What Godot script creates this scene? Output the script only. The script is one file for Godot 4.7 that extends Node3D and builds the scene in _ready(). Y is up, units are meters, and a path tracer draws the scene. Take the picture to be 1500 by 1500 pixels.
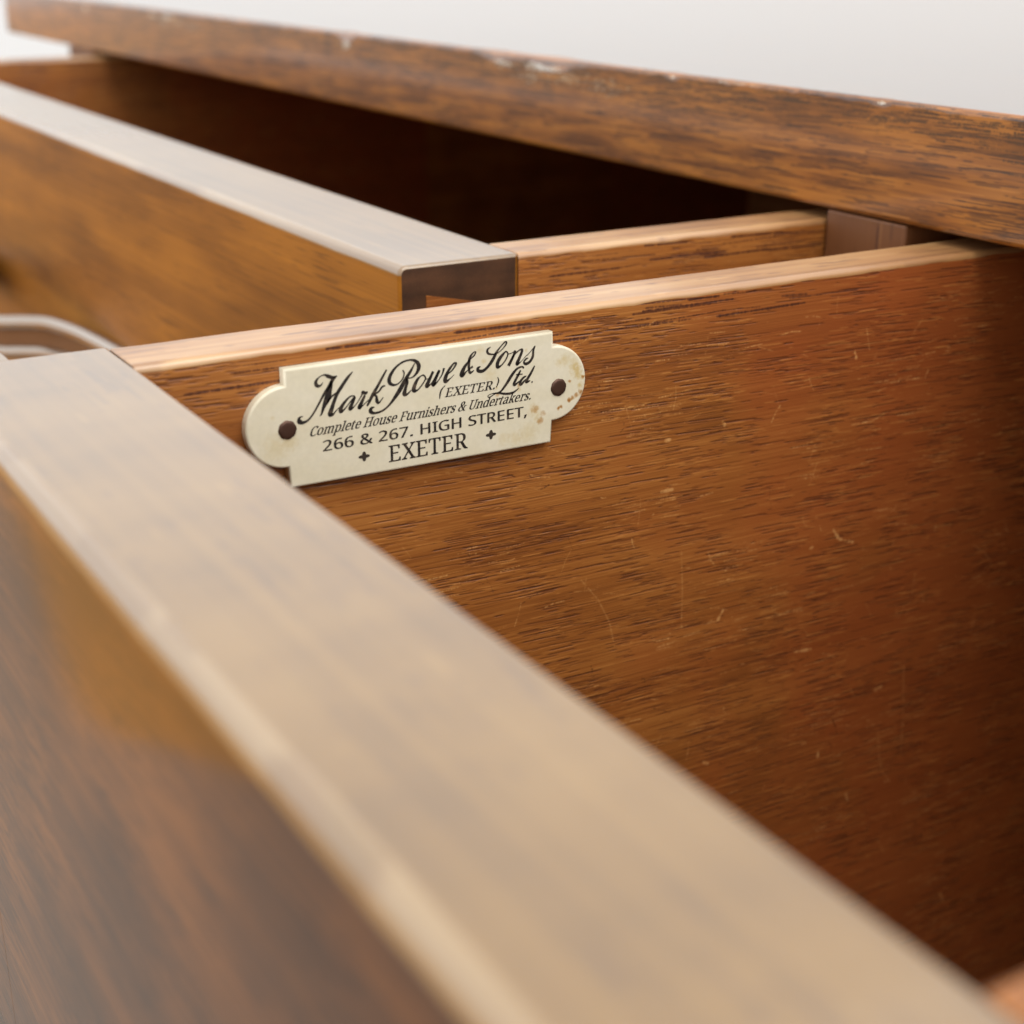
extends Node3D

# ---- measured layout, in metres: x along the chest, y up, z out of the chest --------------------
const SIDE := 0.00946        # thickness of a drawer side
const FRONT := 0.02          # thickness of a drawer front
const INNER := 0.12231       # inner width of the near drawer
const HIGH := 0.165          # drawer height
const LONG := 0.40           # drawer length
const CHEST_Z := -0.12849    # front plane of the chest
const TOP_LOW := 0.00184     # underside of the top board
const TOP_THICK := 0.01864

var rng := RandomNumberGenerator.new()
var mats := {}


func _ready() -> void:
	rng.seed = 11
	# ---- camera
	var cam := Camera3D.new()
	cam.name = "camera"
	add_child(cam)
	cam.position = Vector3(0.16035, 0.04426, 0.0469)
	cam.rotation_order = EULER_ORDER_YXZ
	cam.rotation_degrees = Vector3(-20.72698, 59.29299, 0.14352)
	var lens := CameraAttributesPhysical.new()
	lens.frustum_focal_length = 35.72
	lens.frustum_focus_distance = 0.196
	lens.exposure_aperture = 17.0
	lens.frustum_near = 0.005
	lens.frustum_far = 60.0
	cam.attributes = lens
	cam.fov = 37.14
	cam.near = 0.005
	cam.far = 60.0
	cam.current = true
	# ---- surroundings and light: a bright white room, a big soft window
	var env := Environment.new()
	env.background_mode = Environment.BG_COLOR
	env.background_color = Color(0.975, 0.99, 1.0)
	env.background_energy_multiplier = 1.0
	env.tonemap_mode = Environment.TONE_MAPPER_LINEAR
	env.tonemap_exposure = 1.45
	env.sdfgi_enabled = true
	env.ssao_enabled = true
	env.ssil_enabled = true
	var we := WorldEnvironment.new()
	we.name = "surroundings"
	we.environment = env
	add_child(we)
	var win := AreaLight3D.new()
	win.name = "window_light"
	add_child(win)
	win.area_size = Vector2(1.6, 1.2)
	win.area_normalize_energy = true
	win.light_energy = 2.0
	win.light_color = Color(1.0, 0.99, 0.96)
	win.area_range = 12.0
	win.shadow_enabled = true
	win.look_at_from_position(Vector3(1.0, 1.6, -0.25), Vector3(0.0, 0.0, -0.05))

	# the daylight window beyond the chest that the polished tops mirror
	var beyond := AreaLight3D.new()
	beyond.name = "far_window_light"
	add_child(beyond)
	beyond.area_size = Vector2(3.4, 1.1)
	beyond.area_normalize_energy = true
	beyond.light_energy = 0.28
	beyond.light_color = Color(0.97, 0.985, 1.0)
	beyond.area_range = 12.0
	beyond.shadow_enabled = true
	beyond.look_at_from_position(Vector3(-1.35, 0.86, -1.0), Vector3(0.1, 0.0, 0.0))

	make_materials()
	build_room()
	build_chest()
	build_near_drawer()
	build_far_drawer()


# ================================================================ helpers: nodes and meshes
func tag(o: Node, label: String, category: String, group := "") -> void:
	o.set_meta("label", label)
	o.set_meta("category", category)
	if group != "":
		o.set_meta("group", group)


func thing(called: String, at: Vector3, label: String, category: String, group := "") -> Node3D:
	var o := Node3D.new()
	o.name = called
	add_child(o, true)
	o.position = at
	tag(o, label, category, group)
	return o


class Shape:
	var surf := []   # one dictionary of arrays per material slot

	func slot(n: int) -> Dictionary:
		while surf.size() <= n:
			surf.append({"v": PackedVector3Array(), "n": PackedVector3Array(), "u": PackedVector2Array(), "i": PackedInt32Array()})
		return surf[n]

	func vert(n: int, p: Vector3, nor: Vector3, uv: Vector2) -> int:
		var s := slot(n)
		s.v.append(p)
		s.n.append(nor)
		s.u.append(uv)
		return s.v.size() - 1

	func tri(n: int, a: int, b: int, c: int) -> void:
		var s := slot(n)
		var face: Vector3 = (s.v[c] - s.v[a]).cross(s.v[b] - s.v[a])
		var want: Vector3 = s.n[a] + s.n[b] + s.n[c]
		if face.dot(want) >= 0.0:
			s.i.append_array(PackedInt32Array([a, b, c]))
		else:
			s.i.append_array(PackedInt32Array([a, c, b]))

	func quad(n: int, a: int, b: int, c: int, d: int) -> void:
		tri(n, a, b, c)
		tri(n, a, c, d)

	func mesh() -> ArrayMesh:
		var m := ArrayMesh.new()
		for s in surf:
			var arr := []
			arr.resize(Mesh.ARRAY_MAX)
			arr[Mesh.ARRAY_VERTEX] = s.v
			arr[Mesh.ARRAY_NORMAL] = s.n
			arr[Mesh.ARRAY_TEX_UV] = s.u
			arr[Mesh.ARRAY_INDEX] = s.i
			m.add_surface_from_arrays(Mesh.PRIMITIVE_TRIANGLES, arr)
		return m


func put(called: String, mesh: Mesh, materials: Array, parent: Node) -> MeshInstance3D:
	var o := MeshInstance3D.new()
	o.name = called
	o.mesh = mesh
	parent.add_child(o, true)
	for k in mini(materials.size(), mesh.get_surface_count()):
		o.set_surface_override_material(k, materials[k])
	return o


# A board with rounded long edges. lo, hi: its corners; axis: the way the grain runs. The outline across the grain
# starts at the corner named first and runs down that face; radius(k, t): radius of edge k at the length t.
func board(lo: Vector3, hi: Vector3, axis: int, radius: Callable, tile: Vector2, shift := Vector2.ZERO, steps := 1, bevel := 0.0004, crown := 0) -> ArrayMesh:
	var sh := Shape.new()
	var ia := [2, 2, 0][axis] as int
	var ib := [1, 0, 1][axis] as int
	if axis == 0:
		ia = 2
		ib = 1
	elif axis == 1:
		ia = 2
		ib = 0
	else:
		ia = 0
		ib = 1
	var corner := [Vector2(hi[ia], hi[ib]), Vector2(hi[ia], lo[ib]), Vector2(lo[ia], lo[ib]), Vector2(lo[ia], hi[ib])]
	var inward := [Vector2(-1, -1), Vector2(-1, 1), Vector2(1, 1), Vector2(1, -1)]
	var begin := [PI / 2, 0.0, -PI / 2, PI]     # every corner is walked clockwise seen with a to the right and b up
	var segs := 6
	var along := PackedFloat32Array()
	var inset := PackedFloat32Array()
	for k in [0, 1, 2]:
		var f: float = [0.0, 0.293, 1.0][k]
		along.append(lo[axis] + bevel * f)
		inset.append(bevel * [1.0, 0.293, 0.0][k])
	for k in range(1, steps):
		along.append(lerpf(lo[axis] + bevel, hi[axis] - bevel, float(k) / steps))
		inset.append(0.0)
	for k in [2, 1, 0]:
		var f: float = [0.0, 0.293, 1.0][k]
		along.append(hi[axis] - bevel * f)
		inset.append(bevel * [1.0, 0.293, 0.0][k])
	var ring := 4 * (segs + 1) + 1
	var rows := along.size()
	var profile := func(r: int) -> Array:
		var t := along[r]
		var pts := []
		for k in 4:
			var rad: float = maxf(radius.call(k, t), 0.00005)
			var e := inset[r]
			var inw: Vector2 = inward[k]
			var c: Vector2 = corner[k] + inw * rad
			var rr := maxf(rad - e, 0.00002)
			var off := Vector2.ZERO
			if rad < e:
				off = inw * (e - rad)
			for j in segs + 1:
				var ang: float = begin[k] - (PI / 2) * j / segs
				var d := Vector2(cos(ang), sin(ang))
				pts.append([c + off + d * rr, d])
		return pts
	# the walk of corner 0 ends on its hi-a face, so start there: rotate the list by the first arc's first point kept
	var place := func(p: Vector2, t: float) -> Vector3:
		var v := Vector3.ZERO
		v[ia] = p.x
		v[ib] = p.y
		v[axis] = t
		return v
	var go := [Vector2(0, -1), Vector2(-1, 0), Vector2(0, 1), Vector2(1, 0)]
	var span := [hi[ib] - lo[ib], hi[ia] - lo[ia], hi[ib] - lo[ib], hi[ia] - lo[ia]]
	var reach := [0.0, span[0], span[0] + span[1], 2.0 * span[0] + span[1], 2.0 * (span[0] + span[1])]
	for r in rows:
		var pts: Array = profile.call(r)
		pts.append(pts[0])
		var tilt := 0.0
		if r < 3:
			tilt = [0.924, 0.707, 0.0][r] * -1.0
		elif r >= rows - 3:
			tilt = [0.0, 0.707, 0.924][r - (rows - 3)]
		for j in pts.size():
			var which := mini(j / (segs + 1), 4)
			var from: Vector2 = pts[j][0] - corner[which % 4]
			var run: float = reach[which] + from.dot(go[which % 4]) + from.dot(go[(which + 3) % 4])
			var d: Vector2 = pts[j][1]
			var nor: Vector3 = place.call(d, 0.0) * sqrt(1.0 - tilt * tilt)
			nor[axis] = tilt
			var here: Vector3 = place.call(pts[j][0], along[r])
			var uv := Vector2(along[r] / tile.x + shift.x, run / tile.y + shift.y)
			sh.vert(0, here, nor.normalized(), uv)
			if crown > 0:
				for extra in [2, 3] if crown == 1 else [2]:
					sh.vert(extra, here, nor.normalized(), Vector2(uv.x, (pts[j][0] as Vector2).x / tile.y + 0.4))
	for r in rows - 1:
		for j in ring - 1:
			var a := r * ring + j
			var slot := 0
			if crown == 1 and j < segs:
				slot = 3           # the arris, painted paler as a highlight on the fronts
			elif (crown == 1 and j > 23) or (crown == 2 and j == ring - 2):
				slot = 2           # the top
			sh.quad(slot, a, a + 1, a + ring + 1, a + ring)
	for endk in 2:
		var r := 0 if endk == 0 else rows - 1
		var pts: Array = profile.call(r)
		var nor := Vector3.ZERO
		nor[axis] = -1.0 if endk == 0 else 1.0
		var mid := Vector2(lo[ia] + hi[ia], lo[ib] + hi[ib]) / 2
		var c := sh.vert(1, place.call(mid, along[r]), nor, mid / 0.06)
		var base := c + 1
		for j in pts.size():
			sh.vert(1, place.call(pts[j][0], along[r]), nor, (pts[j][0] as Vector2) / 0.06)
		for j in pts.size():
			sh.tri(1, c, base + j, base + (j + 1) % pts.size())
	return sh.mesh()


func even(r: float) -> Callable:
	return func(_k: int, _t: float) -> float: return r


func worn(radii: Array, noise_seed: int, amount: float, every := 0.012) -> Callable:
	var n := FastNoiseLite.new()
	n.seed = noise_seed
	n.frequency = 1.0 / every
	n.fractal_octaves = 3
	return func(k: int, t: float) -> float: return radii[k] * (1.0 + amount * n.get_noise_2d(t, k * 5.0))


# ================================================================ materials
func layer(w: int, h: int, freq: float, noise_seed: int, stretch := 1, octaves := 3, kind := FastNoiseLite.TYPE_SIMPLEX) -> PackedByteArray:
	var n := FastNoiseLite.new()
	n.noise_type = kind
	n.seed = noise_seed
	n.frequency = freq
	n.fractal_octaves = octaves
	var im: Image
	if stretch > 1:
		# coarse along the grain, fine across it
		im = n.get_image(maxi(w / stretch, 2), h, false, false, true)
		im.resize(w, h, Image.INTERPOLATE_CUBIC)
	else:
		im = n.get_image(w / 4, h / 4, false, false, true)
		im.resize(w, h, Image.INTERPOLATE_CUBIC)
	im.convert(Image.FORMAT_L8)
	return im.get_data()


# Wood seen along the grain (grain runs along u): returns [albedo image, height image].
# pores: how many; pore_len, pore_wide: their size in texels.
func wood(w: int, h: int, s: int, dark: Color, mid: Color, light: Color, pore: Color, o := {}) -> Array:
	var slope: float = o.get("slope", 0.0)
	var band := layer(w, h, o.get("band", 0.012), s, o.get("band_stretch", 12), 3)
	var fibre := layer(w, h, o.get("fibre", 0.12), s + 1, 128, 2)
	var patch := layer(w, h, 0.03, s + 3, 1, 2)
	var fig := layer(w, h, o.get("fig", 0.02), s + 4, 1, 3)
	var tint: Color = o.get("redden", Color(0, 0, 0, 0))     # redder towards the back: shade and red bounced light painted in
	var kb: float = o.get("k_band", 1.0)
	var kf: float = o.get("k_fibre", 0.5)
	var kg: float = o.get("k_fig", 0.4)
	var out := PackedByteArray()
	out.resize(w * h * 3)
	var hi := PackedByteArray()
	hi.resize(w * h)
	var d0 := dark.r * 255.0; var d1 := dark.g * 255.0; var d2 := dark.b * 255.0
	var m0 := mid.r * 255.0; var m1 := mid.g * 255.0; var m2 := mid.b * 255.0
	var l0 := light.r * 255.0; var l1 := light.g * 255.0; var l2 := light.b * 255.0
	for y in h:
		var row := y * w
		for x in w:
			var i := row + x
			var f := fibre[i] / 255.0 - 0.5
			var q := i
			if slope != 0.0:
				q = ((y + int(x * slope)) % h) * w + x
			var t := (band[q] / 255.0 - 0.5) * kb + f * kf + (fig[i] / 255.0 - 0.5) * kg
			var r: float; var g: float; var b: float
			if t < 0.0:
				t = minf(-t * 2.0, 1.0)
				r = m0 + (d0 - m0) * t; g = m1 + (d1 - m1) * t; b = m2 + (d2 - m2) * t
			else:
				t = minf(t * 2.0, 1.0)
				r = m0 + (l0 - m0) * t; g = m1 + (l1 - m1) * t; b = m2 + (l2 - m2) * t
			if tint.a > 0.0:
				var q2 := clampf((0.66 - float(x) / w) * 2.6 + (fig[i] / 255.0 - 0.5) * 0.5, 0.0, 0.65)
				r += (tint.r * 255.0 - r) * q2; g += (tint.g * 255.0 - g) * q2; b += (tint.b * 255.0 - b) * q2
			var k := i * 3
			out[k] = int(r)
			out[k + 1] = int(g)
			out[k + 2] = int(b)
			hi[i] = clampi(int(200.0 + 40.0 * f), 0, 255)
	# the open pores of the wood: short dark furrows along the grain, thicker set in some places than in others
	var gen := RandomNumberGenerator.new()
	gen.seed = s * 7 + 1
	var count: int = o.get("pores", 6000)
	var long: float = o.get("pore_len", 30.0)
	var wide: float = o.get("pore_wide", 1.3)
	var depth: float = o.get("pore_depth", 0.7)
	var p0 := pore.r * 255.0; var p1 := pore.g * 255.0; var p2 := pore.b * 255.0
	for n in count:
		var x0 := gen.randi() % w
		var y0 := gen.randi() % h
		if gen.randf() > pow(patch[y0 * w + x0] / 255.0, 2.0) * 2.2:
			continue
		var len := int(long * (0.25 + 1.9 * pow(gen.randf(), 2.0)))
		var wd := wide * gen.randf_range(0.55, 1.35)
		var dk := depth * gen.randf_range(0.35, 1.0)
		var lean := slope * -1.0 + gen.randf_range(-0.018, 0.018)
		var kind := gen.randf() < o.get("glints", 0.12) as float     # a pale dash instead: a glint of light painted on the grain
		for j in len:
			var e := minf(1.0, minf(j + 1.0, len - j) / 6.0)
			var yc := y0 + lean * j
			var r := wd * e
			for yy in range(int(floor(yc - r)), int(ceil(yc + r)) + 1):
				var cover := clampf(r + 0.5 - absf(yy - yc), 0.0, 1.0) * dk * (0.4 + 0.6 * e)
				if cover <= 0.0:
					continue
				var i := posmod(yy, h) * w + (x0 + j) % w
				var k := i * 3
				if kind:
					out[k] = int(out[k] + (l0 + 25.0 - out[k]) * cover)
					out[k + 1] = int(out[k + 1] + (l1 + 22.0 - out[k + 1]) * cover)
					out[k + 2] = int(out[k + 2] + (l2 + 16.0 - out[k + 2]) * cover)
					hi[i] = mini(hi[i] + int(40.0 * cover), 255)
				else:
					out[k] = int(out[k] + (p0 - out[k]) * cover)
					out[k + 1] = int(out[k + 1] + (p1 - out[k + 1]) * cover)
					out[k + 2] = int(out[k + 2] + (p2 - out[k + 2]) * cover)
					hi[i] = int(hi[i] * (1.0 - 0.85 * cover))
	return [Image.create_from_data(w, h, false, Image.FORMAT_RGB8, out), Image.create_from_data(w, h, false, Image.FORMAT_L8, hi)]


func wood_material(called: String, pair: Array, roughness: float, coat: float, relief_cm: float) -> StandardMaterial3D:
	var m := StandardMaterial3D.new()
	m.resource_name = called
	m.albedo_texture = ImageTexture.create_from_image(pair[0])
	m.roughness = roughness
	if coat > 0.0:
		m.clearcoat_enabled = true
		m.clearcoat = coat
		m.clearcoat_roughness = 0.1
	m.heightmap_enabled = true
	m.heightmap_texture = ImageTexture.create_from_image(pair[1])
	m.heightmap_scale = relief_cm
	mats[called] = m
	return m


func rgb(r: int, g: int, b: int) -> Color:
	return Color(r / 255.0, g / 255.0, b / 255.0)


# A soft-edged stroke through points (pixels of the image), towards a colour.
func scratch(im: Image, pts: Array, width: float, c: Color, strength: float, rough := 0.5) -> void:
	var w := im.get_width()
	var h := im.get_height()
	for k in pts.size() - 1:
		var a: Vector2 = pts[k]
		var b: Vector2 = pts[k + 1]
		var n := maxi(int(a.distance_to(b) / maxf(width * 0.35, 0.7)), 1)
		for j in n:
			if rng.randf() < rough * 0.5:
				continue
			var p := a.lerp(b, float(j) / n)
			var r := width * rng.randf_range(1.0 - rough, 1.0)
			for y in range(int(p.y - r - 1), int(p.y + r + 2)):
				for x in range(int(p.x - r - 1), int(p.x + r + 2)):
					if x < 0 or y < 0 or x >= w or y >= h:
						continue
					var d := Vector2(x + 0.5, y + 0.5).distance_to(p)
					var s := clampf(r + 0.5 - d, 0.0, 1.0) * strength
					if s > 0.0:
						im.set_pixel(x, y, im.get_pixel(x, y).lerp(c, s))


func make_materials() -> void:
	# inside face of the near drawer's left side: 0.2 m along the grain, 0.17 m down
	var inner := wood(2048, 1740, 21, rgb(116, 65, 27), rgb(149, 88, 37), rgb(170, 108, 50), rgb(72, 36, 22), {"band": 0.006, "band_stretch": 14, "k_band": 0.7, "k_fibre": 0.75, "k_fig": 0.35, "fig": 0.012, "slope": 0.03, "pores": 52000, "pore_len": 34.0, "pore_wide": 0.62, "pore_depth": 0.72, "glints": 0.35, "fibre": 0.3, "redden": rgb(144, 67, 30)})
	wear(inner[0])
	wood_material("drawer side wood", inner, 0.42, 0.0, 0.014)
	var front := wood(1024, 512, 41, rgb(108, 77, 34), rgb(126, 92, 42), rgb(138, 103, 50), rgb(92, 64, 40), {"band": 0.012, "band_stretch": 5, "k_fig": 0.7, "fig": 0.03, "k_band": 0.5, "k_fibre": 0.5, "pores": 5000, "pore_depth": 0.4, "pore_len": 20.0, "pore_wide": 0.8})
	wood_material("polished front wood", front, 0.38, 1.0, 0.001)
	var veneer := wood(1024, 1024, 51, rgb(76, 44, 18), rgb(110, 66, 24), rgb(138, 86, 32), rgb(52, 30, 18), {"band": 0.01, "band_stretch": 6, "k_fig": 0.5, "k_band": 0.9, "fig": 0.02, "slope": 0.05, "k_fibre": 0.6, "fibre": 0.2, "pores": 30000, "pore_depth": 0.6, "pore_len": 18.0, "pore_wide": 0.7})
	wood_material("veneer", veneer, 0.36, 0.75, 0.001)
	var top := wood(2048, 350, 61, rgb(112, 66, 28), rgb(152, 92, 36), rgb(174, 110, 44), rgb(58, 34, 24), {"band": 0.03, "band_stretch": 12, "k_band": 1.1, "k_fibre": 0.5, "slope": 0.02, "pores": 9000, "pore_len": 44.0, "pore_wide": 0.9, "pore_depth": 0.6, "k_fig": 0.35})
	scuff_glint_top(top[0])
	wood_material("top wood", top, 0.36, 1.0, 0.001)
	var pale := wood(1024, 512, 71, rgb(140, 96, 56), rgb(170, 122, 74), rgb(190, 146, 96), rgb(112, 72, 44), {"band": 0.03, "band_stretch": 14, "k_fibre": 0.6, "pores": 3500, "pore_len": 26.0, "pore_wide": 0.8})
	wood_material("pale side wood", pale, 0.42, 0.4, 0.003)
	var stile := wood(512, 512, 81, rgb(96, 58, 30), rgb(112, 68, 36), rgb(126, 80, 44), rgb(76, 44, 28), {"band": 0.01, "band_stretch": 6, "k_band": 0.5, "k_fibre": 0.25, "pores": 900})
	wood_material("stile wood", stile, 0.5, 0.0, 0.002)
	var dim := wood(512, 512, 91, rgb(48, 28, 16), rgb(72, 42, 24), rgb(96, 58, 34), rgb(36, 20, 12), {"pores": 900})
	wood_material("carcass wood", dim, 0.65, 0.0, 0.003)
	var glossy: StandardMaterial3D = mats["veneer"].duplicate()
	glossy.resource_name = "polished top"
	glossy.clearcoat = 1.0
	glossy.metallic_specular = 1.0
	glossy.roughness = 0.3
	glossy.albedo_color = Color(0.72, 0.7, 0.68)
	mats["polished top"] = glossy
	mats["veneer"].metallic_specular = 0.2
	mats["veneer"].clearcoat_roughness = 0.05
	var gold := wood(1024, 1024, 53, rgb(106, 62, 16), rgb(142, 88, 24), rgb(168, 108, 32), rgb(78, 44, 16), {"band": 0.01, "band_stretch": 4, "k_fig": 0.4, "k_band": 0.7, "fig": 0.03, "slope": 0.05, "k_fibre": 0.4, "fibre": 0.2, "pores": 24000, "pore_depth": 0.5, "pore_len": 14.0, "pore_wide": 0.7})
	wood_material("satin veneer", gold, 0.42, 0.3, 0.001)
	mats["satin veneer"].metallic_specular = 0.25
	mats["satin veneer"].clearcoat_roughness = 0.4
	mats["veneer"].clearcoat_roughness = 0.08
	wood_material("highlight edge", wood(512, 256, 111, rgb(120, 92, 62), rgb(142, 114, 82), rgb(160, 134, 102), rgb(92, 64, 40), {"pores": 700, "pore_depth": 0.3}), 0.4, 1.0, 0.001)  # paler wood paints the cream highlight along the rounded front edge
	mats["top wood"].clearcoat = 0.6
	mats["top wood"].clearcoat_roughness = 0.12
	for polished in ["polished front wood", "pale side wood"]:
		mats[polished].metallic_specular = 0.7
	mats["polished front wood"].metallic_specular = 1.0
	end_grain()


# wear of the drawer side: pale rubs, nicks and hairline scratches, given in mm back from the front and down from the top
func wear(im: Image) -> void:
	var k := 2048.0 / 200.0
	var pale := rgb(214, 160, 100)
	var marks := [
		[[82.6, 19.3], [83.2, 20.2]], [[76.4, 37.7], [76.9, 44.0], [77.0, 49.8]], [[59.4, 38.4], [62.3, 42.0], [64.3, 45.9], [65.3, 50.0]],
		[[81.6, 54.4], [84.0, 54.5], [87.6, 54.1]], [[100.6, 42.2], [101.4, 42.0]], [[105.0, 39.9], [106.4, 41.8], [109.4, 42.9]], [[136.0, 48.8], [139.0, 50.6], [141.1, 53.4]],
		[[106.0, 50.2], [110.0, 50.3], [114.6, 49.8]], [[106.4, 12.4], [106.9, 13.6]], [[72.4, 27.9], [74.6, 27.9]], [[72.9, 20.5], [73.8, 20.5]], [[92.9, 52.0], [99.7, 51.7]],
		[[99.1, 59.1], [102.7, 59.4]], [[123.0, 67.3], [124.0, 76.0], [124.5, 84.0]], [[118.6, 78.2], [119.4, 83.0], [120.5, 86.5], [122.7, 89.3]], [[112.6, 88.2], [113.3, 90.0]],
		[[105.7, 78.2], [105.8, 79.8]], [[82.4, 73.6], [84.2, 74.6]], [[138.2, 117.0], [139.0, 118.6]], [[117.0, 70.4], [118.8, 70.0]], [[83.5, 50.3], [84.6, 48.6]],
	]
	for m in marks:
		var pts := []
		for p in m:
			pts.append(Vector2(2048.0 - p[0] * k, p[1] * k))
		var length: float = (pts[0] as Vector2).distance_to(pts[-1])
		scratch(im, pts, 3.6 if length < 60.0 else 1.8, pale, 0.34 if length < 60.0 else 0.17, 0.75)
	for n in 34:
		var a := Vector2(2048.0 - rng.randf_range(0.0, 95.0) * k, rng.randf_range(0.8, 4.2) * k)
		scratch(im, [a, a + Vector2(-rng.randf_range(30, 170), rng.randf_range(-3, 3))], rng.randf_range(0.8, 2.6), rgb(70, 36, 24), rng.randf_range(0.25, 0.6), 0.6)
	for n in 95:
		# rubbed places: bundles of faint strokes along the grain
		var at := Vector2(rng.randf_range(400, 1750), rng.randf_range(60, 1300))
		for q in rng.randi_range(8, 30):
			var a := at + Vector2(rng.randfn(0.0, 50.0), rng.randfn(0.0, 14.0))
			scratch(im, [a, a + Vector2(rng.randf_range(-40, 40), rng.randf_range(-2, 2))], rng.randf_range(0.4, 1.4), pale, rng.randf_range(0.12, 0.5), 0.8)
	for n in 900:
		var a := Vector2(rng.randf_range(350, 1800), rng.randf_range(30, 1600))
		var d := Vector2.from_angle(rng.randf_range(-0.5, 0.5) if rng.randf() < 0.6 else rng.randf_range(0.9, 2.2)) * rng.randf_range(3, 40)
		scratch(im, [a, a + d * 0.5 + Vector2(rng.randf_range(-3, 3), rng.randf_range(-3, 3)), a + d], rng.randf_range(0.5, 1.5), pale if rng.randf() < 0.75 else rgb(48, 22, 12), rng.randf_range(0.1, 0.45), 0.8)


# scuffs on the front edge of the top board with the white highlights they catch painted in: place along the chest, mm below the top
func scuff_glint_top(im: Image) -> void:
	var scuff_glint := rgb(208, 202, 192)
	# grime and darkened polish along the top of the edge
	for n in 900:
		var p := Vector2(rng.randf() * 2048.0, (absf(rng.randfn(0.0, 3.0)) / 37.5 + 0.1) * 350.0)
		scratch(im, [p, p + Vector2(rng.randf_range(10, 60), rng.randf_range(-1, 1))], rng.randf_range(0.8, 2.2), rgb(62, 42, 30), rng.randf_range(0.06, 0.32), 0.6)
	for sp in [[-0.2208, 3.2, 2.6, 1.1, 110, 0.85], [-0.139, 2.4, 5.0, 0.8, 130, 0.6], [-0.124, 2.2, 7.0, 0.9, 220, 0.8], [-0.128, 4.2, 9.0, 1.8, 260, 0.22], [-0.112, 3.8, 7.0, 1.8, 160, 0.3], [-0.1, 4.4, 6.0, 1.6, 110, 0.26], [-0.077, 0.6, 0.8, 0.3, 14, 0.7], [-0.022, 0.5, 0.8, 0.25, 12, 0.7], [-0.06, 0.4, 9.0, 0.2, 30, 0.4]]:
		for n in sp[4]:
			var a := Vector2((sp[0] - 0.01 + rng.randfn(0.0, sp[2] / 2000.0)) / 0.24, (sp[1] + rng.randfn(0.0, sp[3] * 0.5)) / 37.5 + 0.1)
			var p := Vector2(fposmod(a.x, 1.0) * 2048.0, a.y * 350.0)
			scratch(im, [p, p + Vector2(rng.randf_range(-9, 9), rng.randf_range(-1, 1))], rng.randf_range(0.7, 2.0), scuff_glint, rng.randf_range(0.3, 1.0) * sp[5], 0.5)


func end_grain() -> void:
	var w := 512
	var a := layer(w, w, 0.05, 101, 1, 4)
	var g := layer(w, w, 0.03, 103, 8, 2)
	var out := PackedByteArray()
	out.resize(w * w * 3)
	for i in w * w:
		var t := (a[i] + g[i]) / 510.0
		var p := 0.35 * rng.randf() * rng.randf() + (0.5 if rng.randf() < 0.004 else 0.0)
		out[i * 3] = int(lerpf(48.0, 88.0, t) + 40.0 * p)
		out[i * 3 + 1] = int(lerpf(30.0, 56.0, t) + 32.0 * p)
		out[i * 3 + 2] = int(lerpf(18.0, 34.0, t) + 22.0 * p)
	var m := StandardMaterial3D.new()
	m.resource_name = "end grain"
	m.albedo_texture = ImageTexture.create_from_image(Image.create_from_data(w, w, false, Image.FORMAT_RGB8, out))
	m.roughness = 0.45
	mats["end grain"] = m


# ================================================================ the room and the chest
func sheet(called: String, size: Vector3, at: Vector3, c: Color, label: String, category: String) -> void:
	var m := StandardMaterial3D.new()
	m.albedo_color = c.linear_to_srgb()
	m.roughness = 0.85
	var b := BoxMesh.new()
	b.size = size
	var o := put(called, b, [m], self)
	o.position = at
	o.set_meta("kind", "structure")
	tag(o, label, category)


func build_room() -> void:
	sheet("floor", Vector3(40, 0.1, 40), Vector3(0, -0.8, 0), Color(0.52, 0.235, 0.04), "honey brown wooden floor far below the chest", "floor")
	var edge := PackedVector2Array([Vector2(-2.2, 0.03), Vector2(-2.2, 0.462), Vector2(-1.8, 0.405), Vector2(-1.5, 0.36), Vector2(-1.40, 0.346), Vector2(-1.33, 0.345), Vector2(-1.27, 0.36), Vector2(-1.21, 0.40), Vector2(-1.08, 0.47), Vector2(-0.7, 0.72), Vector2(0.7, 0.72), Vector2(0.7, 0.03)])
	var sh := Shape.new()
	for p in edge:
		sh.vert(0, Vector3(p.x, -0.744, p.y), Vector3.UP, p)
	var t := Geometry2D.triangulate_polygon(edge)
	for k in t.size() / 3:
		sh.tri(0, t[k * 3], t[k * 3 + 1], t[k * 3 + 2])
	for k in edge.size():
		var a := edge[k]
		var b := edge[(k + 1) % edge.size()]
		var nor := Vector3(b.y - a.y, 0, a.x - b.x).normalized()
		var q := []
		for v in [Vector3(a.x, -0.744, a.y), Vector3(b.x, -0.744, b.y), Vector3(b.x, -0.75, b.y), Vector3(a.x, -0.75, a.y)]:
			q.append(sh.vert(0, v, nor, Vector2.ZERO))
		sh.quad(0, q[0], q[1], q[2], q[3])
	var pile := StandardMaterial3D.new()
	pile.albedo_color = Color(0.25, 0.22, 0.19).linear_to_srgb()
	pile.roughness = 0.9
	var added_rug := put("added_carpet", sh.mesh(), [pile], self)  # unseen floor covering, added and outlined for its reflection in the near drawer face
	added_rug.set_meta("kind", "structure")
	tag(added_rug, "added grey floor covering shaped for its reflection in the drawer face", "added_carpet")
	sheet("wall", Vector3(0.1, 3.4, 4.0), Vector3(-2.3, 0.95, -1.95), Color(0.78, 0.86, 0.93), "plain white wall beyond the left end of the chest", "wall")


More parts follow.
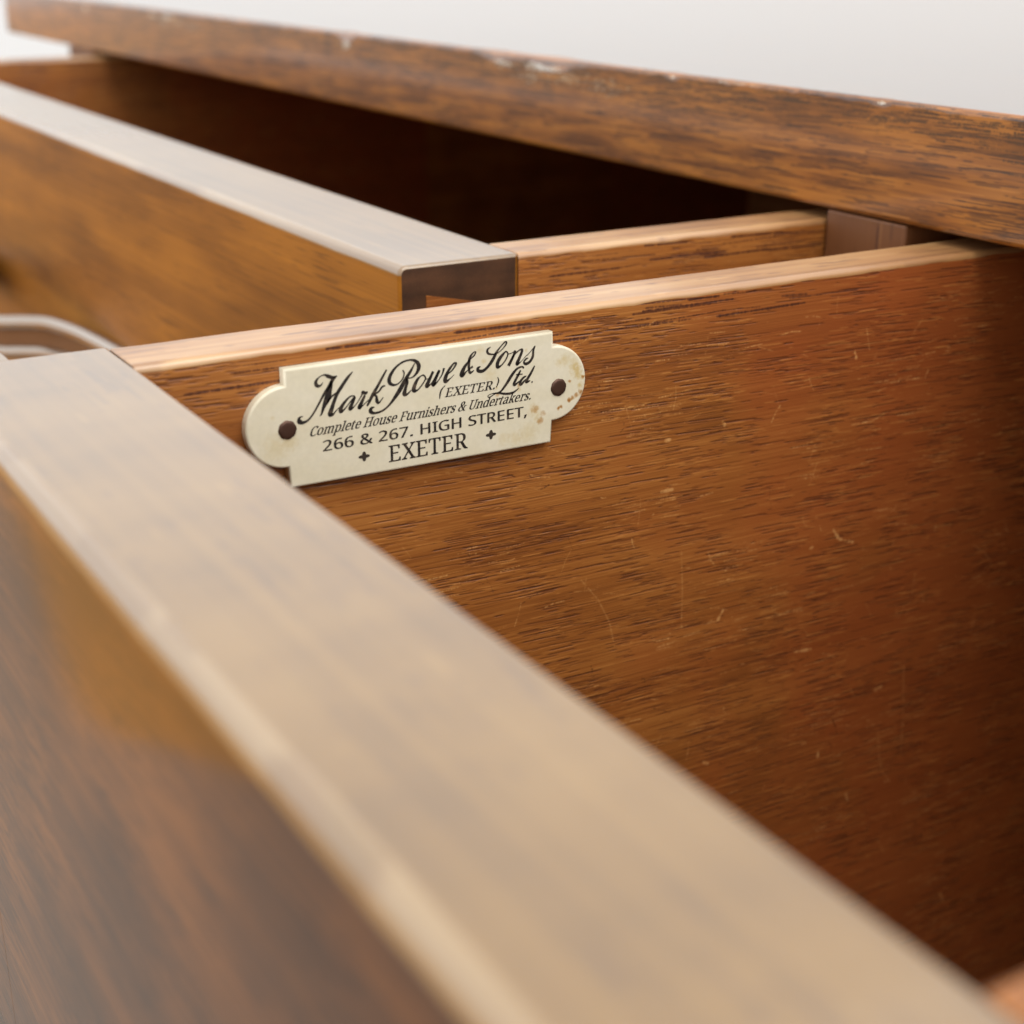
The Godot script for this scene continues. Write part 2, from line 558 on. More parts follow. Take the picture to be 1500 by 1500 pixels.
func build_chest() -> void:
	var chest := thing("chest_of_drawers", Vector3.ZERO, "brown walnut chest with overhanging top board and two drawers pulled open", "chest of drawers")
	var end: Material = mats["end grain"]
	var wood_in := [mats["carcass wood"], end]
	# top board; its front top edge is chipped and rubbed in places
	var n := FastNoiseLite.new()
	n.seed = 5
	n.frequency = 260.0
	var chips := [[-0.2208, 0.004, 0.0022], [-0.142, 0.007, 0.0016], [-0.119, 0.009, 0.0022], [-0.077, 0.0012, 0.0009], [-0.022, 0.0012, 0.0009]]
	var radius := func(k: int, t: float) -> float:
		var r := 0.0009
		if k == 0:
			r *= 1.0 + 0.5 * n.get_noise_1d(t)
			for c in chips:
				r += c[2] * exp(-pow((t - c[0]) / c[1], 2.0)) * (1.0 + 0.15 * n.get_noise_1d(t * 2.0 + 7.0))
		return r
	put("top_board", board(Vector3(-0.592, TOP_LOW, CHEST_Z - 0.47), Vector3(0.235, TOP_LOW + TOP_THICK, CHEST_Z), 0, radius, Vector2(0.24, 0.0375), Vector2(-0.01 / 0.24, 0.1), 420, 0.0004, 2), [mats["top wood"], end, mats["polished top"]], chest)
	var stile := [mats["stile wood"], end]
	var back := CHEST_Z - 0.45
	for s in [[-0.0329, -0.01447], [-0.4916, -0.4585], [0.1372, 0.165]]:
		put("stile", board(Vector3(s[0], -0.72, CHEST_Z - 0.03), Vector3(s[1], TOP_LOW - 0.0002, CHEST_Z - 0.0003), 1, even(0.0006), Vector2(0.12, 0.12), Vector2(s[0] * 9.0, 0.3)), stile, chest)
	for s in [[-0.4916, -0.4746], [0.148, 0.165], [-0.0289, -0.0185]]:
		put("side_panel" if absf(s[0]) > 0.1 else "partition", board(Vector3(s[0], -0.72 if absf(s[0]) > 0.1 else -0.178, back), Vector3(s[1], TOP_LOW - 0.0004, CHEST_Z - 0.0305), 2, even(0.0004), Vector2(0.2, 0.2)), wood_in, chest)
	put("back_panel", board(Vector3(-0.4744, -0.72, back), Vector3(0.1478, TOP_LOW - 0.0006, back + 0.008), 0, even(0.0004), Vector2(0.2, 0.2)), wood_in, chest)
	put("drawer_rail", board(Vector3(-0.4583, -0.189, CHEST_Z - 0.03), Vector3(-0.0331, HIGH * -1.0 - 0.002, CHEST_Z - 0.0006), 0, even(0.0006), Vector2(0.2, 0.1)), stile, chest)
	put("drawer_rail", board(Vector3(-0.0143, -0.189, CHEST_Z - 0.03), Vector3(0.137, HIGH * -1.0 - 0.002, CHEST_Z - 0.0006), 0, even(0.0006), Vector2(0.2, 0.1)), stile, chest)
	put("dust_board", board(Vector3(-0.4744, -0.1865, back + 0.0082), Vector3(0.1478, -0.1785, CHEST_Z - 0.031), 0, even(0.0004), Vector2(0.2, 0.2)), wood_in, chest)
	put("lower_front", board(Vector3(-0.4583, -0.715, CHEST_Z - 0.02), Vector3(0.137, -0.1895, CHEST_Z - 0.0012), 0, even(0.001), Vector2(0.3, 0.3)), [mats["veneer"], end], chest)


# ================================================================ the drawers
func drawer_box(called: String, x0: float, x1: float, z: float, label: String) -> Node3D:
	# x0, x1: inner faces of its sides; z: inner face of its front
	var d := thing(called, Vector3(x0, 0, z), label, "drawer", "drawers pulled out of the chest")
	var w := x1 - x0
	var end: Material = mats["end grain"]
	# the front: a solid board with a rounded outer edge on top and a slab of veneer on its face
	var faced := [mats["veneer" if w < 0.2 else "satin veneer"], end, mats["polished front wood"], mats["highlight edge"]]
	var tile := Vector2(0.17 if w < 0.2 else 0.45, 0.17)
	var shift := Vector2(0.18 if w < 0.2 else 0.04, 0.3)
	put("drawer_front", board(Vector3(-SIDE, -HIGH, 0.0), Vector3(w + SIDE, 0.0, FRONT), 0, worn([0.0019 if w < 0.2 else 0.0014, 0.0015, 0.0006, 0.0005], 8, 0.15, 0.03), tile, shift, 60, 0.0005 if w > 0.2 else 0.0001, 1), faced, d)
	if w < 0.2:
		# on the near drawer the face laps over the stile beside it
		put("front_lip", board(Vector3(-SIDE - 0.0145, -HIGH, 0.0108), Vector3(-SIDE - 0.00003, 0.0, FRONT), 0, worn([0.0019, 0.0015, 0.0006, 0.0005], 8, 0.15, 0.03), tile, shift, 4, 0.0001, 1), faced, d)
	for side in 2:
		var a := -SIDE if side == 0 else w
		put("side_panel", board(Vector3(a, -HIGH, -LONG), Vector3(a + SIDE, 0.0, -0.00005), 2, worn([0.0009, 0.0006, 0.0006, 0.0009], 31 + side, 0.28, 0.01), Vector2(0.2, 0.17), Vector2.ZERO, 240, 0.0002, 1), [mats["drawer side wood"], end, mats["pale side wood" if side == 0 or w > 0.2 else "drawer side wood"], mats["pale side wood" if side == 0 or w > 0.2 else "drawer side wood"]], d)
	put("back_panel", board(Vector3(0.0001, -HIGH + 0.012, -LONG + 0.01), Vector3(w - 0.0001, -0.012, -LONG + 0.018), 0, even(0.0006), Vector2(0.2, 0.1)), [mats["pale side wood"], end], d)
	put("bottom_panel", board(Vector3(0.0001, -HIGH + 0.005, -LONG + 0.019), Vector3(w - 0.0001, -HIGH + 0.011, -0.0001), 0, even(0.0004), Vector2(0.2, 0.2)), [mats["pale side wood"], end], d)
	return d


func build_near_drawer() -> void:
	var d := drawer_box("drawer", 0.0, INNER, 0.0, "near drawer pulled far out, with ivory name plate pinned inside its side")
	name_plate(d)


func build_far_drawer() -> void:
	var x1 := -0.0333 - SIDE
	var x0 := -0.4455
	var d := drawer_box("drawer", x0, x1, -0.06911, "wide drawer further left with a bow handle, opened less far")
	var w := x1 - x0
	# half-blind dovetail: tails of the side let into the end of the front
	for k in 3:
		var y := -0.0046 - k * 0.052
		var t := Shape.new()
		var x := w + SIDE + 0.0001
		var pts := [Vector2(0.0156, y), Vector2(0.0, y - 0.0034), Vector2(0.0, y - 0.040), Vector2(0.0156, y - 0.0434)]
		var ids := []
		for p in pts:
			ids.append(t.vert(0, Vector3(x, p.y, p.x), Vector3.RIGHT, Vector2(-p.x / 0.2, -p.y / 0.1)))
		t.quad(0, ids[0], ids[1], ids[2], ids[3])
		for j in 4:
			var a: Vector2 = pts[j]
			var b: Vector2 = pts[(j + 1) % 4]
			var out := Vector2(b.y - a.y, a.x - b.x).normalized()
			if out.dot((a + b) / 2 - Vector2(0.0078, y - 0.0217)) < 0.0:
				out = -out
			var nor := Vector3(0, out.y, out.x)
			var q := []
			for p in [[x, a], [x, b], [x - 0.002, b], [x - 0.002, a]]:
				q.append(t.vert(0, Vector3(p[0], p[1].y, p[1].x), nor, Vector2(-p[1].x / 0.2, -p[1].y / 0.1)))
			t.quad(0, q[0], q[1], q[2], q[3])
		put("dovetail", t.mesh(), [mats["drawer side wood"]], d)
	bow_handle(d, w / 2)


# A round bar along points, closed at both ends.
func bar(sh: Shape, path: PackedVector3Array, r: float) -> void:
	var seg := 14
	var base: int = sh.slot(0).v.size()
	for k in path.size():
		var dir := (path[mini(k + 1, path.size() - 1)] - path[maxi(k - 1, 0)]).normalized()
		var side := dir.cross(Vector3.UP).normalized()
		for j in seg + 1:
			var a := TAU * j / seg
			var nor := Vector3.UP * sin(a) + side * cos(a)
			sh.vert(0, path[k] + nor * r, nor, Vector2(k * 0.2, float(j) / seg))
	for k in path.size() - 1:
		for j in seg:
			var a := base + k * (seg + 1) + j
			sh.quad(0, a, a + 1, a + seg + 2, a + seg + 1)


func bow_handle(d: Node3D, cx: float) -> void:
	var m := StandardMaterial3D.new()
	m.resource_name = "worn nickel"
	m.albedo_color = rgb(178, 164, 152)
	m.metallic = 0.95
	m.roughness = 0.16
	# a bowed strap with two rolled rims; the plan from the middle outwards: along the front, away from it
	var plan := [Vector2(0, 0.0225), Vector2(0.018, 0.0215), Vector2(0.0265, 0.018), Vector2(0.030, 0.0125), Vector2(0.0345, 0.0078), Vector2(0.046, 0.0044), Vector2(0.059, 0.0026), Vector2(0.074, 0.0012)]
	var rows := []
	for k in range(plan.size() - 1, 0, -1):
		rows.append(Vector2(-plan[k].x * 1.15, plan[k].y))
	rows.append_array(plan)
	var flat := PackedVector2Array()
	for k in rows.size() - 1:
		for j in 6:
			flat.append((rows[k] as Vector2).cubic_interpolate(rows[k + 1], rows[maxi(k - 1, 0)], rows[mini(k + 2, rows.size() - 1)], j / 6.0))
	flat.append(rows[-1])
	var sh := Shape.new()
	for y in [-0.0445, -0.0518]:
		var path := PackedVector3Array()
		for p in flat:
			path.append(Vector3(cx + p.x, y, FRONT + p.y))
		bar(sh, path, 0.0018)
	put("handle", sh.mesh(), [m], d)
	var web := Shape.new()
	for face in 2:
		var base: int = web.slot(0).v.size()
		for k in flat.size():
			var dir := (flat[mini(k + 1, flat.size() - 1)] - flat[maxi(k - 1, 0)]).normalized()
			var out := Vector2(-dir.y, dir.x) * (1.0 if face == 0 else -1.0)
			var p := flat[k] + out * 0.0005
			for y in [-0.0440, -0.0516]:
				web.vert(0, Vector3(cx + p.x, y, FRONT + p.y), Vector3(out.x, 0, out.y), Vector2(k * 0.1, y * 100.0))
		for k in flat.size() - 1:
			var a := base + k * 2
			web.quad(0, a, a + 1, a + 3, a + 2)
	var dull := m.duplicate() as StandardMaterial3D
	dull.albedo_color = rgb(120, 86, 58)
	dull.roughness = 0.45
	dull.metallic = 0.3
	put("strap", web.mesh(), [dull], d.get_node("handle"))


# ================================================================ the name plate
func on_plate(u: float, v: float, out: float) -> Vector3:
	# millimetres right, up and out from the middle of the plate
	return Vector3(out / 1000.0, -0.00975 + v / 1000.0, -0.0353 - u / 1000.0)


func name_plate(d: Node3D) -> void:
	var outline := PackedVector2Array()
	outline.append_array([Vector2(-18.3, 7.3), Vector2(18.3, 7.2), Vector2(18.35, 5.3)])
	for k in range(1, 24):
		outline.append(Vector2(18.4, 0.35) + Vector2.from_angle(PI / 2 - PI * k / 24.0) * 4.97)
	outline.append_array([Vector2(18.35, -4.6), Vector2(18.2, -7.5), Vector2(-18.2, -7.25), Vector2(-18.3, -4.65)])
	for k in range(1, 24):
		outline.append(Vector2(-18.3, 0.35) + Vector2.from_angle(-PI / 2 - PI * k / 24.0) * 5.0)
	outline.append(Vector2(-18.3, 5.35))
	var n := outline.size()
	var normals := []
	for k in n:
		var a := (outline[k] - outline[(k + n - 1) % n]).normalized()
		var b := (outline[(k + 1) % n] - outline[k]).normalized()
		var na := Vector2(-a.y, a.x)
		var nb := Vector2(-b.y, b.x)
		normals.append((na + nb) / maxf((na + nb).length_squared() * 0.5, 0.4))
	var sh := Shape.new()
	var rings := [[0.0, 0.02, 0.0], [0.0, 0.94, 0.0]]
	for k in range(1, 7):
		var ang := PI / 2 * k / 6.0
		rings.append([0.34 * (1.0 - cos(ang)), 0.94 + 0.34 * sin(ang), ang])
	for r in rings:
		for k in n + 1:
			var nm: Vector2 = normals[k % n]
			var p: Vector2 = outline[k % n] - nm * r[0]
			var flat := nm.normalized() * cos(r[2])
			sh.vert(0, on_plate(p.x, p.y, r[1]), Vector3(sin(r[2]), flat.y, -flat.x), Vector2((p.x + 24.0) / 48.0, (8.0 - p.y) / 16.0))
	for r in rings.size() - 1:
		for k in n:
			var a := r * (n + 1) + k
			sh.quad(0, a, a + 1, a + n + 2, a + n + 1)
	var top := PackedVector2Array()
	for k in n:
		top.append(outline[k] - normals[k] * 0.34)
	var base: int = sh.slot(0).v.size()
	for p in top:
		sh.vert(0, on_plate(p.x, p.y, 1.28), Vector3.RIGHT, Vector2((p.x + 24.0) / 48.0, (8.0 - p.y) / 16.0))
	var t := Geometry2D.triangulate_polygon(top)
	for k in t.size() / 3:
		sh.tri(0, base + t[k * 3], base + t[k * 3 + 1], base + t[k * 3 + 2])
	var m := StandardMaterial3D.new()
	m.resource_name = "ivory"
	m.albedo_texture = ImageTexture.create_from_image(ivory())
	m.roughness = 0.38
	var plate := put("name_plate", sh.mesh(), [m], d)
	plate.set_meta("label", "small ivory plate with black lettering and rust stains")
	# pins
	var pin := StandardMaterial3D.new()
	pin.resource_name = "rusty steel"
	pin.albedo_color = rgb(92, 66, 54)
	pin.roughness = 0.42
	pin.metallic = 0.6
	for c in [Vector2(-18.2, 0.05), Vector2(19.15, -0.2)]:
		var s := Shape.new()
		var prof := [[1.14, 1.2], [1.14, 1.36], [1.05, 1.43], [0.8, 1.45], [0.45, 1.46], [0.0, 1.46]]
		var slopes := [0.0, 0.4, 1.0, 1.45, 1.55, PI / 2]
		for r in prof.size():
			for k in 25:
				var dir := Vector2.from_angle(TAU * k / 24.0)
				var p: Vector2 = c + dir * prof[r][0] * (1.0 + 0.03 * sin(k * 2.1 + c.x))
				var flat := dir * cos(slopes[r])
				s.vert(0, on_plate(p.x, p.y, prof[r][1]), Vector3(sin(slopes[r]), flat.y, -flat.x), p)
		for r in prof.size() - 1:
			for k in 24:
				var a := r * 25 + k
				s.quad(0, a, a + 1, a + 26, a + 25)
		put("pin", s.mesh(), [pin], plate)
	lettering(plate)


func ivory() -> Image:
	var w := 1024
	var h := 341
	var im := Image.create(w, h, false, Image.FORMAT_RGB8)
	var n := FastNoiseLite.new()
	n.seed = 3
	n.frequency = 0.006
	var f := FastNoiseLite.new()
	f.seed = 4
	f.frequency = 0.05
	for y in h:
		for x in w:
			var t := n.get_noise_2d(x, y * 1.5) * 0.5 + 0.5
			var q := f.get_noise_2d(x, y)
			var c := rgb(216, 204, 174).lerp(rgb(226, 216, 194), t)
			im.set_pixel(x, y, c * (1.0 + 0.02 * q))
	var k := 1024.0 / 48.0
	var rust := rgb(150, 92, 34)
	var tan := rgb(190, 158, 92)
	# stains: u, v, size in mm, strength, dark or pale
	var spots := [[15.6, -2.6, 0.42, 0.7, 0], [16.9, -3.3, 0.35, 0.35, 0], [16.4, -4.2, 0.42, 0.6, 0], [16.0, -3.9, 0.5, 0.25, 1], [15.5, -2.7, 0.9, 0.25, 1], [21.5, 2.4, 0.75, 0.5, 1], [21.9, 1.6, 0.7, 0.5, 1], [22.3, 0.9, 0.55, 0.45, 1],
		[20.8, 0.4, 0.2, 0.8, 0], [22.9, 0.7, 0.25, 0.8, 0], [22.4, -0.4, 0.4, 0.55, 1], [22.5, -1.3, 0.35, 0.7, 0], [21.9, -1.6, 0.32, 0.7, 0], [21.3, -1.9, 0.28, 0.75, 0], [20.8, -2.1, 0.3, 0.95, 0], [19.6, -2.8, 0.22, 0.9, 0], [19.2, -3.0, 0.22, 0.85, 0],
		[20.1, 3.3, 0.7, 0.3, 1], [19.2, 3.1, 0.6, 0.25, 1], [13.2, 1.0, 0.26, 0.55, 0], [13.2, 0.4, 0.3, 0.4, 1], [10.1, 0.2, 0.24, 0.5, 0], [10.0, 1.1, 0.2, 0.4, 1], [8.1, 4.8, 0.3, 0.4, 1], [7.6, 6.2, 0.5, 0.2, 1], [14.2, 5.3, 0.22, 0.4, 1], [12.6, -6.0, 0.9, 0.22, 1], [11.0, -5.8, 0.7, 0.2, 1],
		[14.6, -5.6, 1.2, 0.2, 1], [9.0, 2.9, 0.8, 0.2, 1], [-20.0, 1.8, 0.25, 0.25, 1], [-19.7, -2.0, 1.6, 0.18, 1], [-18.0, -1.4, 0.9, 0.25, 1]]
	for s in spots:
		var c := Vector2((s[0] + 24.0) * k, (8.0 - s[1]) * k)
		var r: float = s[2] * k * 1.5
		for y in range(int(c.y - r), int(c.y + r) + 1):
			for x in range(int(c.x - r), int(c.x + r) + 1):
				if x < 0 or y < 0 or x >= w or y >= h:
					continue
				var e := Vector2(x, y).distance_to(c) / r + 0.5 * f.get_noise_2d(x * 1.3 + 90.0, y * 1.3)
				var q := clampf(1.15 - e * 1.25, 0.0, 1.0)
				if q > 0.0:
					im.set_pixel(x, y, im.get_pixel(x, y).lerp(rust if s[4] == 0 else tan, q * s[3]))
	return im


# A pen stroke on the plate through u, v, width triples: a smooth ribbon a hair above the ivory.
func pen(sh: Shape, st: Array) -> void:
	var pts := []
	for k in range(0, st.size(), 3):
		pts.append(Vector3(st[k], st[k + 1], st[k + 2]))
	var fine := []
	for k in pts.size() - 1:
		var p0: Vector3 = pts[maxi(k - 1, 0)]
		var p3: Vector3 = pts[mini(k + 2, pts.size() - 1)]
		for j in 7:
			fine.append((pts[k] as Vector3).cubic_interpolate(pts[k + 1], p0, p3, j / 7.0))
	fine.append(pts[-1])
	var first := -1
	for k in fine.size():
		var a: Vector3 = fine[maxi(k - 1, 0)]
		var b: Vector3 = fine[mini(k + 1, fine.size() - 1)]
		var dir := Vector2(b.x - a.x, b.y - a.y).normalized()
		var p: Vector3 = fine[k]
		var half := Vector2(-dir.y, dir.x) * maxf(p.z * 1.14, 0.085) * 0.5
		var l := sh.vert(0, on_plate(p.x + half.x, p.y + half.y, 1.31), Vector3.RIGHT, Vector2(p.x, p.y) / 9.0)
		sh.vert(0, on_plate(p.x - half.x, p.y - half.y, 1.31), Vector3.RIGHT, Vector2(p.x, p.y) / 9.0)
		if k > 0:
			sh.quad(0, l - 2, l - 1, l + 1, l)


# Type set in one of the machine's fonts, fitted to a box on the plate (left, right, baseline, cap height) and leant over.
func typeset(text: String, font_name: String, weight: int, left: float, right: float, base: float, cap: float, lean: float, heavy := 0.05) -> ArrayMesh:
	var font := SystemFont.new()
	font.font_names = PackedStringArray([font_name])
	font.font_weight = weight
	var tm := TextMesh.new()
	tm.text = text
	tm.font = font
	tm.font_size = 64
	tm.pixel_size = 0.01
	tm.depth = 0.0
	tm.curve_step = 0.6
	var cap_mesh := TextMesh.new()
	cap_mesh.text = "E"
	cap_mesh.font = font
	cap_mesh.font_size = 64
	cap_mesh.pixel_size = 0.01
	cap_mesh.depth = 0.0
	var box := tm.get_aabb()
	var arr := tm.get_mesh_arrays()
	var verts: PackedVector3Array = arr[Mesh.ARRAY_VERTEX]
	var index: PackedInt32Array = arr[Mesh.ARRAY_INDEX] if arr[Mesh.ARRAY_INDEX] != null else PackedInt32Array(range(verts.size()))
	var high := cap_mesh.get_aabb().size.y
	var lo_x := box.position.x
	var sx := (right - left) / box.size.x
	var sy := cap / high
	var low: float = cap_mesh.get_aabb().position.y
	var sh := Shape.new()
	# set twice, a hair apart, as thickly as the plate's own type
	for pass_n in 2:
		var first: int = sh.slot(0).v.size()
		for v in verts:
			var y := (v.y - low) * sy
			var p := Vector2(left + (v.x - lo_x) * sx + y * lean + heavy * (pass_n - 0.5), base + y + heavy * 0.3 * (pass_n - 0.5))
			sh.vert(0, on_plate(p.x, p.y, 1.31 + 0.004 * pass_n), Vector3.RIGHT, p / 9.0)
		for k in index.size() / 3:
			sh.tri(0, first + index[k * 3], first + index[k * 3 + 1], first + index[k * 3 + 2])
	return sh.mesh()


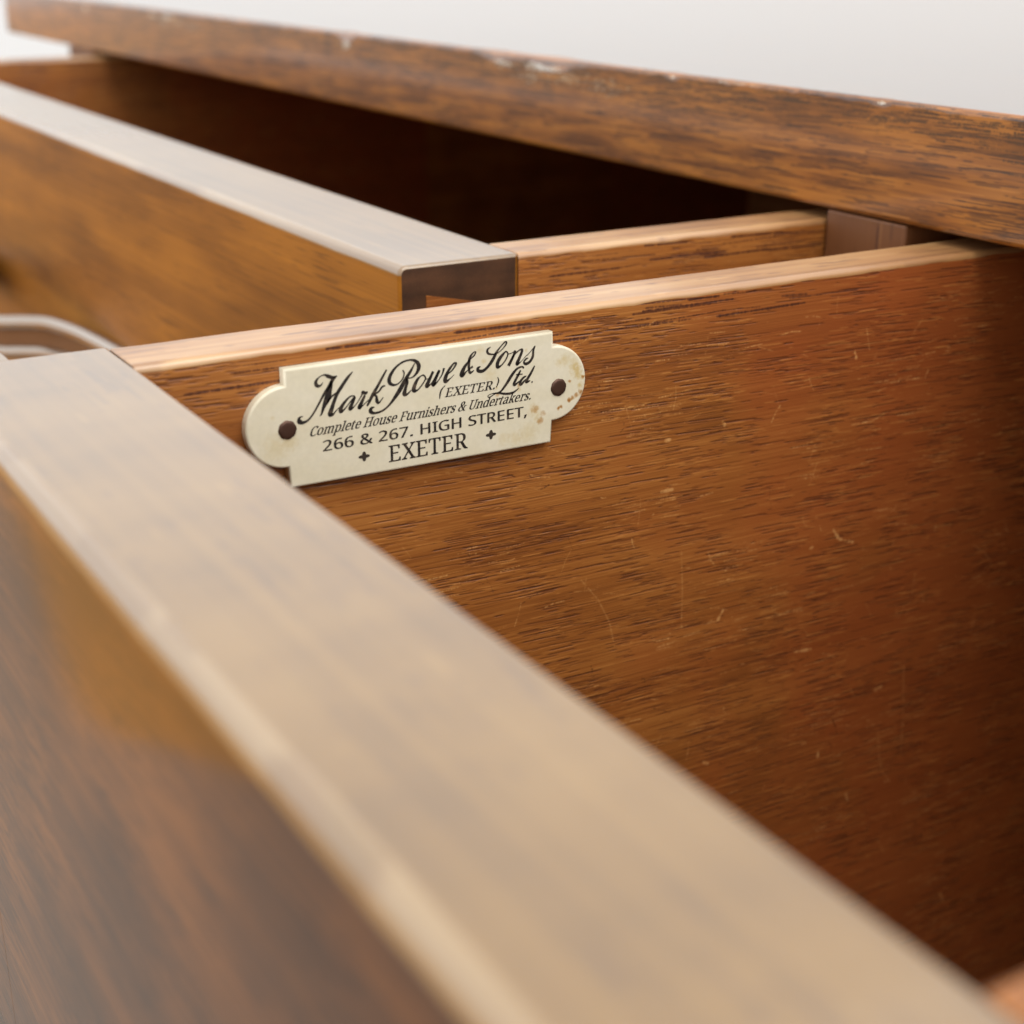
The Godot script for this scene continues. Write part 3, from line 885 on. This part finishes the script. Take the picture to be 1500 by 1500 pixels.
func lettering(plate: Node) -> void:
	var ink := StandardMaterial3D.new()
	ink.resource_name = "black ink"
	var fade := NoiseTexture2D.new()
	fade.width = 256
	fade.height = 256
	fade.seamless = true
	var fn := FastNoiseLite.new()
	fn.seed = 9
	fn.frequency = 0.035
	fade.noise = fn
	var ramp := Gradient.new()
	ramp.set_color(0, rgb(30, 23, 19))
	ramp.set_color(1, rgb(92, 76, 60))
	ramp.set_offset(0, 0.45)
	fade.color_ramp = ramp
	ink.albedo_texture = fade
	ink.roughness = 0.55
	var strokes := [
		[-16.16, 1.40, 0.09, -16.65, 1.25, 0.26, -16.63, 0.82, 0.52, -16.20, 0.63, 0.34, -15.54, 0.84, 0.22, -14.86, 1.52, 0.21, -14.08, 2.64, 0.23, -13.38, 3.70, 0.30, -12.70, 4.53, 0.39, -12.17, 5.31, 0.39, -11.67, 5.66, 0.17],
		[-13.48, 5.11, 0.07, -13.82, 4.77, 0.21, -14.26, 4.84, 0.39, -14.36, 5.31, 0.34, -13.93, 5.79, 0.13, -13.28, 6.00, 0.17, -12.80, 5.78, 0.39, -12.33, 5.56, 0.36, -11.92, 5.54, 0.21],
		[-12.34, 5.10, 0.30, -12.63, 4.14, 0.52, -13.00, 3.10, 0.73, -13.45, 2.23, 0.43, -13.81, 1.35, 0.21, -14.03, 1.11, 0.09],
		[-9.61, 5.88, 0.07, -10.21, 5.34, 0.30, -10.98, 4.44, 0.39, -11.68, 3.53, 0.39, -12.12, 2.66, 0.39, -12.49, 1.78, 0.47, -12.72, 1.11, 0.53, -12.36, 1.05, 0.26, -11.84, 1.52, 0.10, -11.33, 1.91, 0.09],
		[-13.02, 2.64, 0.26, -12.42, 3.25, 0.21, -11.67, 3.68, 0.17],
		[-9.47, 2.89, 0.13, -10.05, 2.90, 0.17, -10.74, 2.37, 0.30, -11.30, 1.67, 0.43, -11.32, 1.24, 0.43, -10.86, 1.45, 0.17, -10.17, 2.13, 0.13, -9.48, 2.74, 0.26, -9.84, 2.00, 0.36, -10.11, 1.41, 0.45, -9.78, 1.44, 0.17, -9.17, 1.98, 0.10],
		[-9.17, 1.98, 0.09, -8.56, 2.84, 0.17, -8.42, 3.21, 0.30, -8.05, 3.00, 0.34, -7.79, 3.20, 0.13],
		[-8.14, 2.77, 0.26, -8.59, 1.97, 0.39, -8.91, 1.35, 0.45, -8.44, 1.56, 0.14, -7.66, 2.15, 0.10],
		[-5.20, 5.50, 0.19, -5.73, 4.71, 0.27, -6.44, 3.63, 0.32, -7.14, 2.63, 0.39, -7.76, 1.61, 0.27, -7.94, 1.40, 0.10],
		[-5.42, 3.56, 0.13, -5.85, 3.47, 0.22, -6.29, 2.98, 0.21, -6.89, 2.67, 0.21, -6.64, 2.40, 0.26, -6.58, 1.83, 0.39, -6.33, 1.56, 0.21, -5.72, 2.18, 0.10],
		[-1.42, 5.80, 0.09, -1.96, 4.93, 0.30, -2.67, 3.99, 0.43, -3.29, 3.05, 0.52, -4.00, 2.12, 0.43, -4.98, 1.07, 0.23, -5.93, 0.49, 0.23, -6.95, 0.37, 0.27, -7.45, 0.65, 0.43, -7.35, 1.03, 0.34, -6.93, 1.12, 0.09],
		[-3.07, 5.16, 0.13, -2.87, 4.74, 0.17, -3.10, 4.06, 0.15, -3.80, 3.52, 0.17, -4.48, 3.54, 0.30, -4.89, 3.99, 0.43, -4.70, 4.76, 0.39, -3.99, 5.60, 0.26, -3.04, 6.14, 0.21, -1.93, 6.27, 0.22, -1.16, 5.93, 0.39, -0.87, 5.33, 0.47, -1.10, 4.65, 0.34, -1.72, 4.10, 0.17, -2.41, 4.04, 0.13],
		[-2.58, 4.06, 0.26, -2.47, 3.57, 0.32, -2.74, 2.81, 0.36, -2.89, 2.19, 0.52, -2.55, 2.06, 0.26, -1.93, 2.53, 0.10],
		[-0.59, 4.10, 0.13, -1.04, 3.76, 0.30, -1.49, 3.03, 0.43, -1.59, 2.40, 0.47, -1.07, 2.41, 0.17, -0.35, 3.11, 0.17, 0.01, 3.70, 0.17, -0.25, 4.13, 0.17, -0.68, 4.07, 0.13],
		[0.00, 3.62, 0.09, 0.44, 3.63, 0.09, 0.98, 4.28, 0.10],
		[1.07, 4.43, 0.30, 0.71, 3.76, 0.34, 0.16, 2.71, 0.47, 0.69, 2.88, 0.13, 1.41, 3.74, 0.13, 1.94, 4.47, 0.17],
		[1.94, 4.47, 0.30, 1.40, 3.50, 0.39, 1.04, 2.75, 0.47, 1.57, 2.99, 0.17, 2.29, 3.86, 0.17, 2.56, 4.62, 0.26, 2.33, 4.01, 0.10],
		[2.90, 3.69, 0.12, 3.71, 4.22, 0.17, 4.25, 4.95, 0.24, 3.89, 5.00, 0.21, 3.18, 4.21, 0.34, 2.72, 3.31, 0.47, 2.80, 2.90, 0.39, 3.43, 3.21, 0.12, 3.97, 3.62, 0.07],
		[6.77, 3.78, 0.09, 6.23, 3.53, 0.30, 6.05, 4.04, 0.30, 6.06, 4.93, 0.34, 6.24, 5.55, 0.30, 6.70, 6.05, 0.13, 7.01, 6.05, 0.17, 6.78, 5.64, 0.17, 6.15, 5.16, 0.15, 5.43, 4.37, 0.39, 5.02, 3.54, 0.53, 5.19, 3.35, 0.39, 5.78, 3.84, 0.13, 6.59, 4.29, 0.26],
		[9.14, 6.42, 0.09, 8.68, 6.12, 0.26, 8.77, 5.66, 0.26, 9.41, 5.45, 0.17, 10.14, 5.52, 0.10, 10.96, 6.06, 0.13, 11.42, 6.65, 0.21, 11.15, 6.77, 0.17, 10.41, 6.13, 0.17, 9.86, 5.47, 0.34, 9.41, 4.72, 0.39, 8.76, 3.99, 0.34, 8.04, 3.52, 0.36, 7.40, 3.61, 0.39, 7.31, 3.95, 0.34, 7.68, 4.14, 0.09],
		[11.24, 5.54, 0.17, 10.60, 4.97, 0.39, 10.14, 4.30, 0.43, 10.14, 3.72, 0.39, 10.69, 3.89, 0.17, 11.33, 4.54, 0.17, 11.61, 5.24, 0.17, 11.33, 5.56, 0.17, 11.10, 5.47, 0.12],
		[11.56, 5.17, 0.09, 12.16, 5.25, 0.09, 12.71, 5.50, 0.12],
		[12.71, 5.50, 0.30, 12.35, 4.73, 0.32, 11.70, 3.67, 0.39],
		[11.89, 3.98, 0.09, 12.53, 4.96, 0.17, 13.36, 5.50, 0.17, 13.69, 5.38, 0.30, 13.28, 4.45, 0.36, 12.95, 3.75, 0.43, 13.47, 3.93, 0.10, 14.39, 4.71, 0.09],
		[14.40, 4.63, 0.09, 15.05, 5.20, 0.10, 15.56, 5.71, 0.13, 15.33, 5.16, 0.26, 15.24, 4.35, 0.32, 14.78, 3.75, 0.32, 14.22, 3.58, 0.34, 13.93, 3.86, 0.21, 14.30, 4.23, 0.21, 14.59, 4.27, 0.09],
		[13.94, 3.04, 0.21, 13.66, 3.28, 0.21, 12.91, 3.09, 0.27, 12.17, 2.37, 0.36, 11.43, 1.40, 0.33, 10.59, 0.53, 0.22, 9.76, 0.32, 0.13, 8.93, -0.02, 0.13, 8.75, 0.22, 0.10, 9.39, 0.41, 0.10, 10.32, 0.32, 0.21, 11.43, 0.07, 0.26, 12.36, 0.10, 0.26, 13.01, 0.42, 0.13, 13.25, 0.60, 0.05],
		[13.47, 2.85, 0.21, 13.10, 2.24, 0.30, 12.54, 1.32, 0.34, 12.64, 1.06, 0.30, 13.29, 1.47, 0.10],
		[12.82, 2.36, 0.13, 13.75, 2.31, 0.13],
		[14.32, 1.99, 0.13, 13.85, 1.80, 0.26, 13.39, 1.29, 0.34, 13.57, 1.01, 0.34, 14.23, 1.58, 0.13],
		[15.53, 3.15, 0.17, 15.07, 2.38, 0.30, 14.42, 1.47, 0.34, 14.37, 1.19, 0.34, 14.89, 1.32, 0.13],
		[15.08, 1.09, 0.21, 15.27, 1.06, 0.21],
		[10.13, 2.45, 0.07, 10.27, 1.98, 0.17, 10.09, 1.43, 0.15, 9.90, 1.08, 0.07],
		[2.71, 2.43, 0.07, 2.17, 1.94, 0.17, 1.96, 1.32, 0.17, 1.93, 0.80, 0.07],
	]
	var sh := Shape.new()
	for st in strokes:
		pen(sh, st)
	put("lettering", sh.mesh(), [ink], plate)
	put("lettering", typeset("EXETER.", "Droid Serif", 400, 2.62, 9.65, 0.93, 1.12, 0.32), [ink], plate)
	put("lettering", typeset("Complete House Furnishers & Undertakers.", "Droid Serif", 400, -15.5, 14.9, -1.2, 1.15, 0.44, 0.06), [ink], plate)
	put("lettering", typeset("266 & 267. HIGH STREET,", "Droid Sans", 400, -13.8, 14.4, -3.32, 1.32, 0.0, 0.08), [ink], plate)
	put("lettering", typeset("EXETER", "Droid Serif", 400, -5.2, 5.75, -6.17, 2.1, 0.0), [ink], plate)
	# two small four-lobed ornaments
	for c in [Vector2(-8.5, -4.85), Vector2(9.15, -4.95)]:
		var o := Shape.new()
		var mid := o.vert(0, on_plate(c.x, c.y, 1.31), Vector3.RIGHT, Vector2.ZERO)
		for k in 48:
			var a := TAU * k / 48.0
			var r := 0.5 + 0.16 * cos(a * 4.0)
			o.vert(0, on_plate(c.x + cos(a) * r * 1.15, c.y + sin(a) * r * 0.95, 1.31), Vector3.RIGHT, Vector2.ZERO)
		for k in 48:
			o.tri(0, mid, mid + 1 + k, mid + 1 + (k + 1) % 48)
		put("ornament", o.mesh(), [ink], plate)
